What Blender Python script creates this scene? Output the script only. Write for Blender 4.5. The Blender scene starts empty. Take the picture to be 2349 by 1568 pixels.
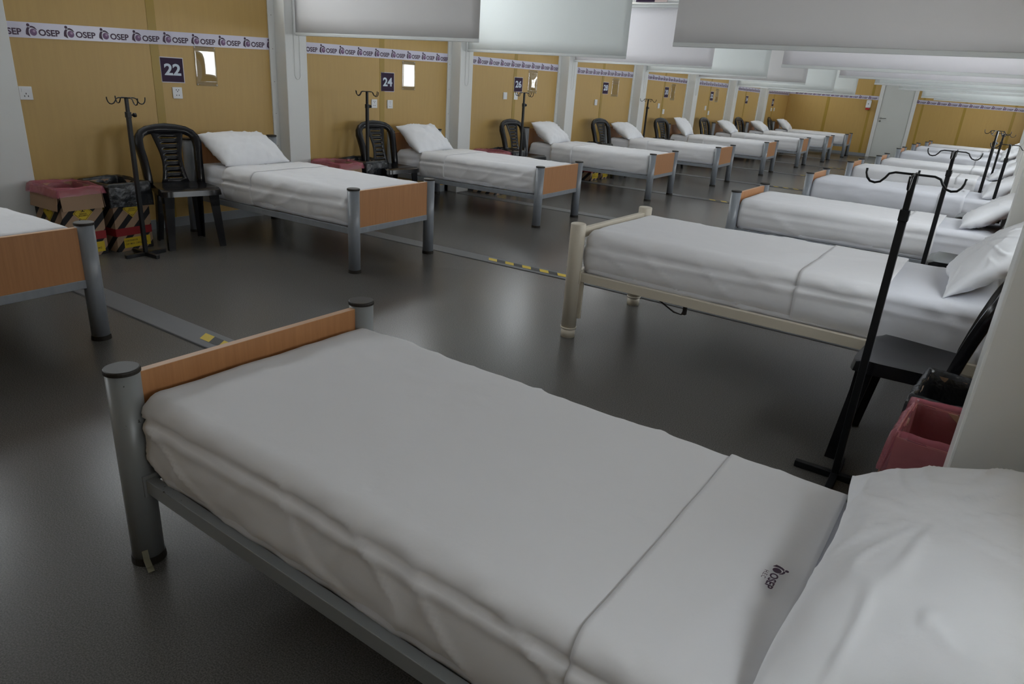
import bpy, bmesh, math, random
from mathutils import Vector, Matrix, noise
random.seed(7)
PI = math.pi
P = 2.4                      # width of one module of the building (bay)
COL = bpy.context.scene.collection

# ------------------------------------------------------------------ camera
cam_d = bpy.data.cameras.new('camera')
cam = bpy.data.objects.new('camera', cam_d)
COL.objects.link(cam)
cam.location = (5.5374, -4.0960, 1.3320)
cam.rotation_euler = (1.205419, -0.0653998, 0.617708)
cam_d.sensor_fit = 'HORIZONTAL'
cam_d.sensor_width = 36.0
cam_d.lens = 1577.384 / 2349 * 36.0
cam_d.clip_start = 0.02
cam_d.clip_end = 200
bpy.context.scene.camera = cam

# ------------------------------------------------------------------ world, light, exposure
sc = bpy.context.scene
sc.view_settings.view_transform = 'Standard'
sc.view_settings.look = 'None'
sc.view_settings.gamma = 1
sc.view_settings.use_curve_mapping = False
sc.view_settings.exposure = 0.0
world = bpy.data.worlds.new('world')
sc.world = world
world.use_nodes = True
bg = world.node_tree.nodes['Background']
bg.inputs[0].default_value = (0.96, 0.96, 1.0, 1)
bg.inputs[1].default_value = 12.8

ZC = 2.55                     # ceiling height
XR = 5.93                     # right wall
YF = 17.19                    # far wall
YN = -7.30                    # wall behind the camera
WIN = [n for n in range(-1, 8)]


def window_span(n):
    return n * P - 1.78, n * P - 0.62, 0.98, {-1: 1.32, 0: 1.50}.get(n, 1.84)


HIGH_ADDED = [n for n in range(-2, 8)]  # unseen high windows added to the left wall to brighten the bed tops


def added_high_span(n):
    return n * P - 1.95, n * P - 0.15, 1.86, 2.36


for n in WIN:                 # daylight enters through the windows of the right wall
    y0, y1, z0, z1 = window_span(n)
    ld = bpy.data.lights.new('window_portal', 'AREA')
    ld.shape = 'RECTANGLE'
    ld.size = y1 - y0
    ld.size_y = z1 - z0
    ld.cycles.is_portal = True
    lo = bpy.data.objects.new('window_portal', ld)
    lo.location = (XR + 0.10, (y0 + y1) / 2, (z0 + z1) / 2)
    lo.rotation_euler = Matrix(((0, 0, 1), (1, 0, 0), (0, 1, 0))).to_euler()
    COL.objects.link(lo)

for n in HIGH_ADDED:  # portals of the added high windows, extra daylight from the left
    y0, y1, z0, z1 = added_high_span(n)
    ld = bpy.data.lights.new('window_portal', 'AREA')
    ld.shape = 'RECTANGLE'
    ld.size = y1 - y0
    ld.size_y = z1 - z0
    ld.cycles.is_portal = True
    lo = bpy.data.objects.new('window_portal', ld)
    lo.location = (-0.16, (y0 + y1) / 2, (z0 + z1) / 2)
    lo.rotation_euler = Matrix(((0, 0, -1), (-1, 0, 0), (0, 1, 0))).to_euler()
    COL.objects.link(lo)

# ------------------------------------------------------------------ materials
MATS = {}


def mat(name, col, rough=0.6, metal=0.0, spec=0.5, grain=None, bump=None, **kw):
    """principled material; grain=(scale xyz, amount, second colour), bump=(scale, strength)"""
    if name in MATS:
        return MATS[name]
    m = bpy.data.materials.new(name)
    m.use_nodes = True
    nt = m.node_tree
    b = nt.nodes['Principled BSDF']
    b.inputs['Base Color'].default_value = (*col, 1)
    b.inputs['Roughness'].default_value = rough
    b.inputs['Metallic'].default_value = metal
    b.inputs['Specular IOR Level'].default_value = spec
    for k, v in kw.items():
        b.inputs[k.replace('_', ' ')].default_value = v
    tc = nt.nodes.new('ShaderNodeTexCoord')
    if grain:
        sc3, amt, c2 = grain
        mp = nt.nodes.new('ShaderNodeMapping')
        mp.inputs['Scale'].default_value = sc3
        nz = nt.nodes.new('ShaderNodeTexNoise')
        nz.inputs['Scale'].default_value = 1
        nz.inputs['Detail'].default_value = 4
        nz.inputs['Roughness'].default_value = 0.65
        rp = nt.nodes.new('ShaderNodeValToRGB')
        rp.color_ramp.elements[0].position = 0.5 - 0.5 * amt
        rp.color_ramp.elements[1].position = 0.5 + 0.5 * amt
        rp.color_ramp.elements[0].color = (*c2, 1)
        rp.color_ramp.elements[1].color = (*col, 1)
        nt.links.new(tc.outputs['Object'], mp.inputs[0])
        nt.links.new(mp.outputs[0], nz.inputs['Vector'])
        nt.links.new(nz.outputs['Fac'], rp.inputs[0])
        nt.links.new(rp.outputs[0], b.inputs['Base Color'])
    if bump:
        s, st = bump
        n2 = nt.nodes.new('ShaderNodeTexNoise')
        n2.inputs['Scale'].default_value = s
        n2.inputs['Detail'].default_value = 5
        bp = nt.nodes.new('ShaderNodeBump')
        bp.inputs['Strength'].default_value = st
        bp.inputs['Distance'].default_value = 0.01
        nt.links.new(tc.outputs['Object'], n2.inputs['Vector'])
        nt.links.new(n2.outputs['Fac'], bp.inputs['Height'])
        nt.links.new(bp.outputs[0], b.inputs['Normal'])
    MATS[name] = m
    return m


M_PANEL = mat('mustard laminate panel', (0.53, 0.345, 0.110), 0.42, grain=((30, 30, 2.2), 0.9, (0.45, 0.288, 0.090)))
M_JOINT = mat('mustard joint strip', (0.36, 0.235, 0.035), 0.4)
M_WHITE = mat('white painted metal', (0.70, 0.71, 0.70), 0.35, bump=(3, 0.05))
M_CEIL = mat('white ceiling', (0.86, 0.86, 0.85), 0.7)
M_SKIRT = mat('grey skirting', (0.25, 0.27, 0.29), 0.4)
M_BLIND = mat('white blind fabric', (0.78, 0.81, 0.80), 0.8, bump=(220, 0.08))
M_BLIND2 = mat('lilac white blind fabric', (0.80, 0.79, 0.82), 0.8, bump=(220, 0.08))
M_BLIND3 = mat('warm grey blind fabric', (0.70, 0.69, 0.69), 0.8, bump=(220, 0.08))
M_BAR = mat('blind bottom bar', (0.60, 0.62, 0.62), 0.4)
M_CHAIN = mat('clear bead chain', (0.62, 0.62, 0.60), 0.35)
M_STEEL = mat('grey painted steel', (0.235, 0.255, 0.285), 0.34, spec=0.6, grain=((25, 25, 6), 0.35, (0.20, 0.215, 0.238)))
M_STEEL_WORN = mat('worn grey painted steel', (0.215, 0.228, 0.235), 0.36, spec=0.6)
nt = M_STEEL_WORN.node_tree
b = nt.nodes['Principled BSDF']
tc = nt.nodes.new('ShaderNodeTexCoord')
na = nt.nodes.new('ShaderNodeTexNoise'); na.inputs['Scale'].default_value = 34; na.inputs['Detail'].default_value = 6; na.inputs['Roughness'].default_value = 0.7
nb = nt.nodes.new('ShaderNodeTexNoise'); nb.inputs['Scale'].default_value = 3.2; nb.inputs['Detail'].default_value = 2
ad = nt.nodes.new('ShaderNodeMath'); ad.operation = 'ADD'
gt = nt.nodes.new('ShaderNodeMath'); gt.operation = 'GREATER_THAN'; gt.inputs[1].default_value = 1.30
mx = nt.nodes.new('ShaderNodeMix'); mx.data_type = 'RGBA'
mx.inputs[6].default_value = (0.215, 0.228, 0.235, 1); mx.inputs[7].default_value = (0.02, 0.019, 0.018, 1)
nt.links.new(tc.outputs['Object'], na.inputs['Vector']); nt.links.new(tc.outputs['Object'], nb.inputs['Vector'])
nt.links.new(na.outputs['Fac'], ad.inputs[0]); nt.links.new(nb.outputs['Fac'], ad.inputs[1])
nt.links.new(ad.outputs[0], gt.inputs[0]); nt.links.new(gt.outputs[0], mx.inputs[0]); nt.links.new(mx.outputs[2], b.inputs['Base Color'])
M_CREAM = mat('cream painted steel', (0.55, 0.50, 0.41), 0.42, bump=(40, 0.08))
M_CAP = mat('black plastic cap', (0.020, 0.017, 0.014), 0.5, spec=0.3)
M_WOOD = mat('beech laminate', (0.46, 0.222, 0.092), 0.42, grain=((70, 70, 3), 0.7, (0.34, 0.148, 0.054)))
M_WOODEDGE = mat('pale laminate edge', (0.55, 0.33, 0.19), 0.5)
M_SLAT = mat('bare wooden slat', (0.30, 0.16, 0.07), 0.6)
M_SHEET = mat('white cotton sheet', (0.735, 0.735, 0.757), 0.85, spec=0.2, bump=(28, 0.10))
M_SHEETB = mat('bluish cotton sheet', (0.68, 0.69, 0.74), 0.85, spec=0.2, bump=(28, 0.10))
M_PILLOW = mat('white pillowcase', (0.80, 0.81, 0.84), 0.85, spec=0.2, bump=(22, 0.12))
M_BLACKPL = mat('glossy black plastic', (0.007, 0.007, 0.009), 0.20, spec=0.35)
M_IV = mat('black enamelled steel', (0.008, 0.009, 0.011), 0.36, spec=0.35)
M_CARD = mat('plain cardboard', (0.33, 0.215, 0.135), 0.8, bump=(60, 0.05))
M_RED = mat('red print', (0.28, 0.012, 0.015), 0.6)
M_YEL = mat('yellow print', (0.62, 0.44, 0.02), 0.6)
M_BLK = mat('black print', (0.012, 0.012, 0.012), 0.6)
M_PURPLE = mat('dark purple print', (0.032, 0.012, 0.042), 0.6, spec=0.3)
M_LOGO = mat('deep plum print', (0.040, 0.010, 0.040), 0.45)
M_BALL = mat('violet print', (0.15, 0.075, 0.17), 0.45)
M_BAND = mat('glossy lilac white band', (0.56, 0.54, 0.66), 0.22)
M_NUM = mat('pale blue lettering', (0.62, 0.70, 0.80), 0.5)
M_BORDER = mat('white sign border', (0.66, 0.64, 0.68), 0.5)
M_SOCKET = mat('white socket plastic', (0.72, 0.73, 0.75), 0.3)
M_DARKHOLE = mat('dark pin hole', (0.03, 0.03, 0.03), 0.6)
M_TAPE = mat('grey joint cover', (0.078, 0.080, 0.088), 0.5)
M_GAP = mat('dark floor gap', (0.008, 0.008, 0.008), 0.8)
M_DOOR = mat('pale door leaf', (0.60, 0.62, 0.60), 0.42)
M_CHROME = mat('brushed door metal', (0.35, 0.35, 0.34), 0.3, metal=1.0)
M_DISPRED = mat('red dispenser base', (0.45, 0.02, 0.02), 0.3)
M_OUT = mat('outside pavement', (0.38, 0.37, 0.35), 0.9)
M_BRICK = mat('outside pinkish wall', (0.45, 0.27, 0.20), 0.9, grain=((6, 6, 14), 0.5, (0.40, 0.33, 0.28)))

# floor: grey speckled vinyl with a soft sheen
M_FLOOR = bpy.data.materials.new('speckled grey vinyl')
M_FLOOR.use_nodes = True
nt = M_FLOOR.node_tree
b = nt.nodes['Principled BSDF']
tc = nt.nodes.new('ShaderNodeTexCoord')
n1 = nt.nodes.new('ShaderNodeTexNoise'); n1.inputs['Scale'].default_value = 260; n1.inputs['Detail'].default_value = 2
r1 = nt.nodes.new('ShaderNodeValToRGB')
r1.color_ramp.elements[0].position = 0.36; r1.color_ramp.elements[0].color = (0.070, 0.067, 0.064, 1)
r1.color_ramp.elements[1].position = 0.66; r1.color_ramp.elements[1].color = (0.145, 0.140, 0.131, 1)
n2 = nt.nodes.new('ShaderNodeTexNoise'); n2.inputs['Scale'].default_value = 1.3; n2.inputs['Detail'].default_value = 5
r2 = nt.nodes.new('ShaderNodeMapRange')
r2.inputs['From Min'].default_value = 0.3; r2.inputs['From Max'].default_value = 0.7
r2.inputs['To Min'].default_value = 0.27; r2.inputs['To Max'].default_value = 0.275
nt.links.new(tc.outputs['Object'], n1.inputs['Vector'])
nt.links.new(tc.outputs['Object'], n2.inputs['Vector'])
nt.links.new(n1.outputs['Fac'], r1.inputs[0])
nt.links.new(r1.outputs[0], b.inputs['Base Color'])
nt.links.new(n2.outputs['Fac'], r2.inputs['Value'])
b.inputs['Roughness'].default_value = 0.26
b.inputs['Specular IOR Level'].default_value = 0.19
bp = nt.nodes.new('ShaderNodeBump'); bp.inputs['Strength'].default_value = 0.03; bp.inputs['Distance'].default_value = 0.001


# striped cardboard of the waste boxes (printed diagonal black bars)
M_STRIPE = bpy.data.materials.new('striped cardboard')
M_STRIPE.use_nodes = True
nt = M_STRIPE.node_tree
b = nt.nodes['Principled BSDF']; b.inputs['Roughness'].default_value = 0.75
tc = nt.nodes.new('ShaderNodeTexCoord')
sx = nt.nodes.new('ShaderNodeSeparateXYZ')
a1 = nt.nodes.new('ShaderNodeMath'); a1.operation = 'SUBTRACT'
a2 = nt.nodes.new('ShaderNodeMath'); a2.operation = 'SUBTRACT'
a3 = nt.nodes.new('ShaderNodeMath'); a3.operation = 'MULTIPLY'; a3.inputs[1].default_value = 8.2
a4 = nt.nodes.new('ShaderNodeMath'); a4.operation = 'FRACT'
a5 = nt.nodes.new('ShaderNodeMath'); a5.operation = 'GREATER_THAN'; a5.inputs[1].default_value = 0.56
mx = nt.nodes.new('ShaderNodeMix'); mx.data_type = 'RGBA'
mx.inputs[6].default_value = (0.36, 0.24, 0.155, 1); mx.inputs[7].default_value = (0.012, 0.012, 0.014, 1)
nt.links.new(tc.outputs['Object'], sx.inputs[0])
nt.links.new(sx.outputs['Z'], a1.inputs[0]); nt.links.new(sx.outputs['Y'], a1.inputs[1])
nt.links.new(a1.outputs[0], a2.inputs[0]); nt.links.new(sx.outputs['X'], a2.inputs[1])
nt.links.new(a2.outputs[0], a3.inputs[0]); nt.links.new(a3.outputs[0], a4.inputs[0])
nt.links.new(a4.outputs[0], a5.inputs[0]); nt.links.new(a5.outputs[0], mx.inputs[0])
nt.links.new(mx.outputs[2], b.inputs['Base Color'])


def film(name, col, alpha, rough=0.18):
    m = mat(name, col, rough, bump=(26, 0.8))
    m.node_tree.nodes['Principled BSDF'].inputs['Alpha'].default_value = alpha
    return m


M_PINKBAG = film('pink plastic film', (0.44, 0.115, 0.155), 0.60)
M_BLACKBAG = film('black plastic film', (0.014, 0.016, 0.020), 0.97, 0.22)
M_ACRYL = bpy.data.materials.new('clear acrylic')
M_ACRYL.use_nodes = True
nt = M_ACRYL.node_tree
b = nt.nodes['Principled BSDF']
nt.nodes.remove(b)
tr = nt.nodes.new('ShaderNodeBsdfTransparent'); gl = nt.nodes.new('ShaderNodeBsdfGlossy'); ms = nt.nodes.new('ShaderNodeMixShader')
tr.inputs[0].default_value = (0.90, 0.90, 0.88, 1)
gl.inputs['Roughness'].default_value = 0.015; ms.inputs[0].default_value = 0.10
nt.links.new(tr.outputs[0], ms.inputs[1]); nt.links.new(gl.outputs[0], ms.inputs[2])
nt.links.new(ms.outputs[0], nt.nodes['Material Output'].inputs[0])
M_GLASS = bpy.data.materials.new('window glass')
M_GLASS.use_nodes = True
nt = M_GLASS.node_tree
nt.nodes.remove(nt.nodes['Principled BSDF'])
tr = nt.nodes.new('ShaderNodeBsdfTransparent'); gl = nt.nodes.new('ShaderNodeBsdfGlossy'); ms = nt.nodes.new('ShaderNodeMixShader')
tr.inputs[0].default_value = (0.93, 0.96, 0.96, 1)
gl.inputs['Roughness'].default_value = 0.02; ms.inputs[0].default_value = 0.06
nt.links.new(tr.outputs[0], ms.inputs[1]); nt.links.new(gl.outputs[0], ms.inputs[2])
nt.links.new(ms.outputs[0], nt.nodes['Material Output'].inputs[0])


# ------------------------------------------------------------------ helpers
def mesh_obj(name, bm, m, parent=None, smooth=False):
    me = bpy.data.meshes.new(name)
    bmesh.ops.recalc_face_normals(bm, faces=bm.faces[:])
    bm.to_mesh(me)
    bm.free()
    return link_mesh(name, me, m, parent, smooth)


def link_mesh(name, me, m, parent=None, smooth=False):
    if m is not None and not me.materials:
        me.materials.append(m)
    if smooth:
        me.polygons.foreach_set('use_smooth', [True] * len(me.polygons))
    o = bpy.data.objects.new(name, me)
    COL.objects.link(o)
    if parent:
        o.parent = parent
    return o


def empty(name, loc=(0, 0, 0), rz=0.0):
    o = bpy.data.objects.new(name, None)
    o.empty_display_size = 0.1
    o.location = loc
    o.rotation_euler = (0, 0, rz)
    COL.objects.link(o)
    return o


def tag(o, label=None, cat=None, group=None, kind=None):
    if label: o['label'] = label
    if cat: o['category'] = cat
    if group: o['group'] = group
    if kind: o['kind'] = kind
    return o


def kids(o):
    return [c for c in bpy.data.objects if c.parent == o]


CH = {}


def build_tree_index():
    CH.clear()
    for o in bpy.data.objects:
        if o.parent:
            CH.setdefault(o.parent.name, []).append(o)


def copy_tree(o, parent=None, keep_labels=True):
    c = o.copy()
    COL.objects.link(c)
    if parent: c.parent = parent
    for ch in CH.get(o.name, []):
        copy_tree(ch, c)
    return c


def box(bm, x0, x1, y0, y1, z0, z1, bev=0.0):
    vs = [bm.verts.new(p) for p in ((x0, y0, z0), (x1, y0, z0), (x1, y1, z0), (x0, y1, z0),
                                    (x0, y0, z1), (x1, y0, z1), (x1, y1, z1), (x0, y1, z1))]
    fs = [bm.faces.new([vs[i] for i in f]) for f in ((0, 3, 2, 1), (4, 5, 6, 7), (0, 1, 5, 4), (1, 2, 6, 5), (2, 3, 7, 6), (3, 0, 4, 7))]
    if bev > 0:
        es = list({e for f in fs for e in f.edges})
        bmesh.ops.bevel(bm, geom=es, offset=bev, segments=2, affect='EDGES', profile=0.5)
    return bm


def boxm(*a, bev=0.0):
    return box(bmesh.new(), *a, bev=bev)


def cyl(bm, x, y, z0, z1, r, n=24, r2=None, cap=True, bev=0.0):
    r2 = r if r2 is None else r2
    rings = [(z0, r), (z1, r2)]
    if bev:
        rings = [(z0, r), (z1 - bev, r2), (z1 - bev * 0.3, r2 - bev * 0.3), (z1, r2 - bev)]
    vv = []
    for z, rr in rings:
        vv.append([bm.verts.new((x + rr * math.cos(2 * PI * i / n), y + rr * math.sin(2 * PI * i / n), z)) for i in range(n)])
    for a, b_ in zip(vv, vv[1:]):
        for i in range(n):
            bm.faces.new((a[i], a[(i + 1) % n], b_[(i + 1) % n], b_[i]))
    if cap:
        bm.faces.new(list(reversed(vv[0])))
        bm.faces.new(vv[-1])
    return bm


def sweep(bm, pts, prof, up=Vector((0, 0, 1)), closed=False, scale=None):
    """sweep a 2-D profile (list of (a,b)) along 3-D points; a along side vector, b along the other"""
    pts = [Vector(p) for p in pts]
    n = len(pts)
    rings = []
    for i, p in enumerate(pts):
        if closed:
            t = pts[(i + 1) % n] - pts[i - 1]
        else:
            t = pts[min(i + 1, n - 1)] - pts[max(i - 1, 0)]
        t.normalize()
        s = t.cross(up)
        if s.length < 1e-4:
            s = t.cross(Vector((1, 0, 0)))
        s.normalize()
        w = s.cross(t).normalized()
        k = scale[i] if scale else 1.0
        rings.append([bm.verts.new(p + s * a * k + w * b_ * k) for a, b_ in prof])
    m = len(prof)
    rng = range(n) if closed else range(n - 1)
    for i in rng:
        a, c = rings[i], rings[(i + 1) % n]
        for j in range(m):
            bm.faces.new((a[j], a[(j + 1) % m], c[(j + 1) % m], c[j]))
    if not closed:
        bm.faces.new(list(reversed(rings[0])))
        bm.faces.new(rings[-1])
    return bm


def circ(r, n=8):
    return [(r * math.cos(2 * PI * i / n), r * math.sin(2 * PI * i / n)) for i in range(n)]


def rect(a, b_):
    return [(-a, -b_), (a, -b_), (a, b_), (-a, b_)]


def text_mesh(s, size, bold=0.0, name='lettering', align='LEFT'):
    cu = bpy.data.curves.new('t', 'FONT')
    cu.body = s
    cu.size = size
    cu.offset = bold
    cu.align_x = align
    cu.resolution_u = 4
    o = bpy.data.objects.new('t', cu)
    COL.objects.link(o)
    dg = bpy.context.evaluated_depsgraph_get()
    dg.update()
    me = bpy.data.meshes.new_from_object(o.evaluated_get(dg))
    bpy.data.objects.remove(o)
    bpy.data.curves.remove(cu)
    me.name = name
    return me


def fit_text(s, w, h, bold):
    """flat text mesh in its local XY plane with lower left corner at 0,0, exactly w x h"""
    me = text_mesh(s, 1.0, bold)
    xs = [v.co.x for v in me.vertices]; ys = [v.co.y for v in me.vertices]
    x0, x1, y0, y1 = min(xs), max(xs), min(ys), max(ys)
    for v in me.vertices:
        v.co.x = (v.co.x - x0) / (x1 - x0) * w
        v.co.y = (v.co.y - y0) / (y1 - y0) * h
        v.co.z = 0
    return me


# ------------------------------------------------------------------ setting
bm = boxm(-0.2, XR + 0.25, YN - 0.2, YF + 0.2, -0.08, 0.0)
floor = tag(mesh_obj('floor', bm, M_FLOOR), kind='structure')
# covers over the floor joints between the modules: (y at x=0, slope)
JOINT = {-2: (-4.83, .025), -1: (-2.415, .022), 0: (-0.075, .056), 1: (2.40, .055), 2: (4.80, .055), 3: (7.30, .035),
         4: (9.65, .03), 5: (12.05, .03), 6: (14.45, .03)}
for n, (y0, sl) in JOINT.items():
    pts = [(0.2, y0 + 0.2 * sl), (2.0, y0 + 2.0 * sl), (3.1, y0 + 3.1 * sl), (XR - .05, y0 + 3.1 * sl + 0.02)]
    bm = bmesh.new()
    w = 0.155
    top = [(bm.verts.new((x, y + 0.012, 0.004)), bm.verts.new((x, y + w, 0.004))) for x, y in pts]
    bot = [(bm.verts.new((x, y + 0.006, 0.0)), bm.verts.new((x, y + w + .006, 0.0))) for x, y in pts]
    for i in range(3):
        bm.faces.new((top[i][0], top[i + 1][0], top[i + 1][1], top[i][1]))
        bm.faces.new((bot[i][0], bot[i + 1][0], top[i + 1][0], top[i][0]))
        bm.faces.new((bot[i][1], bot[i + 1][1], top[i + 1][1], top[i][1]))
    st = mesh_obj('joint_cover', bm, M_TAPE, floor)
    bm = bmesh.new()
    for i in range(3):
        (xa, ya), (xb, yb) = pts[i], pts[i + 1]
        bm.faces.new([bm.verts.new(p) for p in ((xa, ya - 0.004, 0.0015), (xb, yb - 0.004, 0.0015), (xb, yb + 0.009, 0.0015), (xa, ya + 0.009, 0.0015))])
    mesh_obj('joint_gap', bm, M_GAP, st)
    # hazard tape in the aisle
    if n >= -1:
        xa, xb, tw = (2.385, 3.46, 0.062)
        stripes = 14
        for j, mm in ((0, M_YEL), (1, M_BLK)):
            bm = bmesh.new()
            for k in range(stripes):
                if k % 2 != j: continue
                u0 = xa + (xb - xa) * k / stripes; u1 = xa + (xb - xa) * (k + 1) / stripes
                def ty(x): return y0 + x * sl + 0.055 if x < 3.1 else y0 + 3.1 * sl + 0.055
                sh = 0.045
                vs = [(u0 + sh, ty(u0), .0055), (u1 + sh, ty(u1), .0055), (u1, ty(u1) + tw, .0055), (u0, ty(u0) + tw, .0055)]
                bm.faces.new([bm.verts.new(v) for v in vs])
            t = mesh_obj('hazard_tape', bm, mm, floor)
            t['label'] = 'yellow bars of the hazard tape' if j == 0 else 'black bars of the hazard tape'

ceiling = tag(mesh_obj('ceiling', boxm(-0.2, XR + 0.25, YN - 0.2, YF + 0.2, ZC, ZC + 0.1), M_CEIL), kind='structure')
for n in range(-2, 7):
    mesh_obj('beam', boxm(0.0, XR, n * P + 0.06, n * P + 0.29, 2.37, ZC, bev=0.006), M_WHITE, ceiling)

bm = boxm(-0.15, -0.012, YN, YF, 0, 1.86)
box(bm, -0.15, -0.012, YN, YF, 2.36, ZC)
for n in HIGH_ADDED:
    if added_high_span(n)[2] > 1.87: box(bm, -0.15, -0.012, added_high_span(n)[0], added_high_span(n)[1], 1.86, added_high_span(n)[2])
cuts = [YN] + [v for n in HIGH_ADDED for v in added_high_span(n)[:2]] + [YF]  # wall cut open for the added high windows
for k in range(0, len(cuts), 2):
    if cuts[k + 1] - cuts[k] > 0.01: box(bm, -0.15, -0.012, cuts[k], cuts[k + 1], 1.86, 2.36)
wall_left = tag(mesh_obj('wall_left', bm, M_PANEL), kind='structure')
wall_right = empty('wall_right'); tag(wall_right, kind='structure')
wall_far = tag(mesh_obj('wall_far', boxm(-0.15, XR + .1, YF + 0.012, YF + 0.15, 0, ZC), M_PANEL), kind='structure')
wall_near = tag(mesh_obj('wall_near', boxm(-0.15, XR + .1, YN - 0.15, YN, 0, ZC), M_PANEL), kind='structure')

panel_cache = {}


def panel(parent, x, y, wy, face):
    """one mustard wall panel; face: 'L' on left wall, 'F' on far wall, 'R' on right wall"""
    key = (round(wy, 3), face)
    if key not in panel_cache:
        if face == 'L': bm = boxm(-0.012, 0.0, 0, wy, 0.0, 1.84, bev=0.001)
        elif face == 'F': bm = boxm(0, wy, 0.0, 0.012, 0.0, ZC, bev=0.001)
        me = bpy.data.meshes.new('wall_panel'); bmesh.ops.recalc_face_normals(bm, faces=bm.faces[:]); bm.to_mesh(me); bm.free(); me.materials.append(M_PANEL)
        panel_cache[key] = me
    o = bpy.data.objects.new('wall_panel', panel_cache[key])
    o.location = (x, y, 0); o.parent = parent
    COL.objects.link(o)
    return o


for n in range(-2, 8):
    yb = n * P
    panel(wall_left, 0, yb - P + 0.352, 0.985, 'L')
    panel(wall_left, 0, yb - 1.0, 1.0, 'L')
    mesh_obj('joint_strip', boxm(-0.011, 0.003, yb - 1.066, yb - 1.000, 0, 1.84), M_JOINT, wall_left)
    if n < 7:
        mesh_obj('edge_trim', boxm(-0.011, 0.012, yb + 0.0, yb + 0.06, 0, ZC, bev=.002), M_WHITE, wall_left)
        mesh_obj('edge_trim', boxm(-0.011, 0.012, yb + 0.29, yb + 0.35, 0, ZC, bev=.002), M_WHITE, wall_left)
        mesh_obj('column', boxm(0.0, 0.15, yb + (0.10 if n == -1 else 0.06), yb + (0.345 if n == -1 else 0.29), 0, ZC, bev=0.006), M_WHITE, wall_left)
        bm = bmesh.new()
        for zz in (0.35, 0.62, 0.9, 1.17, 1.44, 1.71):
            cyl(bm, 0, 0, 0, 0.003, 0.004, 8)
            for v in bm.verts[-16:]:
                x, y, z = v.co; v.co = (0.011 + z, yb + 0.03 + x, zz + y)
        sc_ = mesh_obj('trim_screw', bm, M_CHROME, wall_left); sc_['kind'] = 'stuff'
        tag(mesh_obj('trim_%d' % (n + 3), boxm(XR - 0.33, XR, yb + 0.06, yb + 0.29, 0, ZC, bev=0.006), M_WHITE), kind='structure')
    y0, y1, z0, z1 = added_high_span(n)
    if n not in HIGH_ADDED: z0, z1 = 2.1, 2.101
    wn = tag(empty('window_%d' % (n + 20), (0, (y0 + y1) / 2, z0)), kind='structure') if n in HIGH_ADDED else None  # added window above the view, put in only for its light
    hw, hh = (y1 - y0) / 2, z1 - z0
    bm = bmesh.new(); t = 0.035
    box(bm, -0.10, 0.010, -hw, hw, 0, t); box(bm, -0.10, 0.010, -hw, hw, hh - t, hh)
    box(bm, -0.10, 0.010, -hw, -hw + t, t, hh - t); box(bm, -0.10, 0.010, hw - t, hw, t, hh - t); box(bm, -0.08, 0.0, -.02, .02, t, hh - t)
    if wn: mesh_obj('window_frame', bm, M_WHITE, wn)
    for s in (-1, 1) if wn else ():
        a, c = sorted((s * 0.02, s * (hw - t)))
        mesh_obj('pane', boxm(-0.05, -0.046, a, c, t, hh - t), M_GLASS, wn)
    # right wall around the window of this bay
    y0, y1, z0, z1 = window_span(n)
    ya, ye = yb - P + (0.29 if n > -2 else -0.3), yb + 0.29 + (0.35 if n == 7 else 0)
    if n not in WIN:
        mesh_obj('wall_panel', boxm(XR, XR + 0.1, ya, ye, 0, ZC), M_PANEL, wall_right)
        continue
    bm = bmesh.new()
    ya, ye = yb - P + (0.29 if n > -2 else -0.3), yb + 0.29 + (0.35 if n == 7 else 0)
    box(bm, XR, XR + 0.1, ya, ye, 0, z0)
    box(bm, XR, XR + 0.1, ya, ye, z1, ZC)
    box(bm, XR, XR + 0.1, ya, y0, z0, z1)
    box(bm, XR, XR + 0.1, y1, ye, z0, z1)
    mesh_obj('wall_panel', bm, M_PANEL, wall_right)
    wn = tag(empty('window_%d' % (n + 3), (XR, (y0 + y1) / 2, z0)), kind='structure')
    hw, hh = (y1 - y0) / 2, z1 - z0
    bm = bmesh.new(); t = 0.045
    box(bm, -0.012, 0.07, -hw, hw, 0, t); box(bm, -0.012, 0.07, -hw, hw, hh - t, hh)
    box(bm, -0.012, 0.07, -hw, -hw + t, t, hh - t); box(bm, -0.012, 0.07, hw - t, hw, t, hh - t)
    box(bm, 0.0, 0.06, -0.022, 0.022, t, hh - t)
    mesh_obj('window_frame', bm, M_WHITE, wn)
    for s in (-1, 1):
        a, c = sorted((s * 0.022, s * (hw - t)))
        mesh_obj('pane', boxm(0.03, 0.034, a, c, t, hh - t), M_GLASS, wn)

bm = bmesh.new()
box(bm, 0.0, 0.012, YN, YF, 0.0, 0.075)
tag(mesh_obj('baseboard_left', bm, M_SKIRT), kind='structure')
bm = bmesh.new()
box(bm, XR - 0.012, XR, YN, YF, 0.0, 0.075)
tag(mesh_obj('baseboard_right', bm, M_SKIRT), kind='structure')
bm = bmesh.new()
box(bm, 0.0, 2.30, YF - 0.012, YF, 0.0, 0.075); box(bm, 3.20, XR, YF - 0.012, YF, 0.0, 0.075)
tag(mesh_obj('baseboard_far', bm, M_SKIRT), kind='structure')

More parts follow.
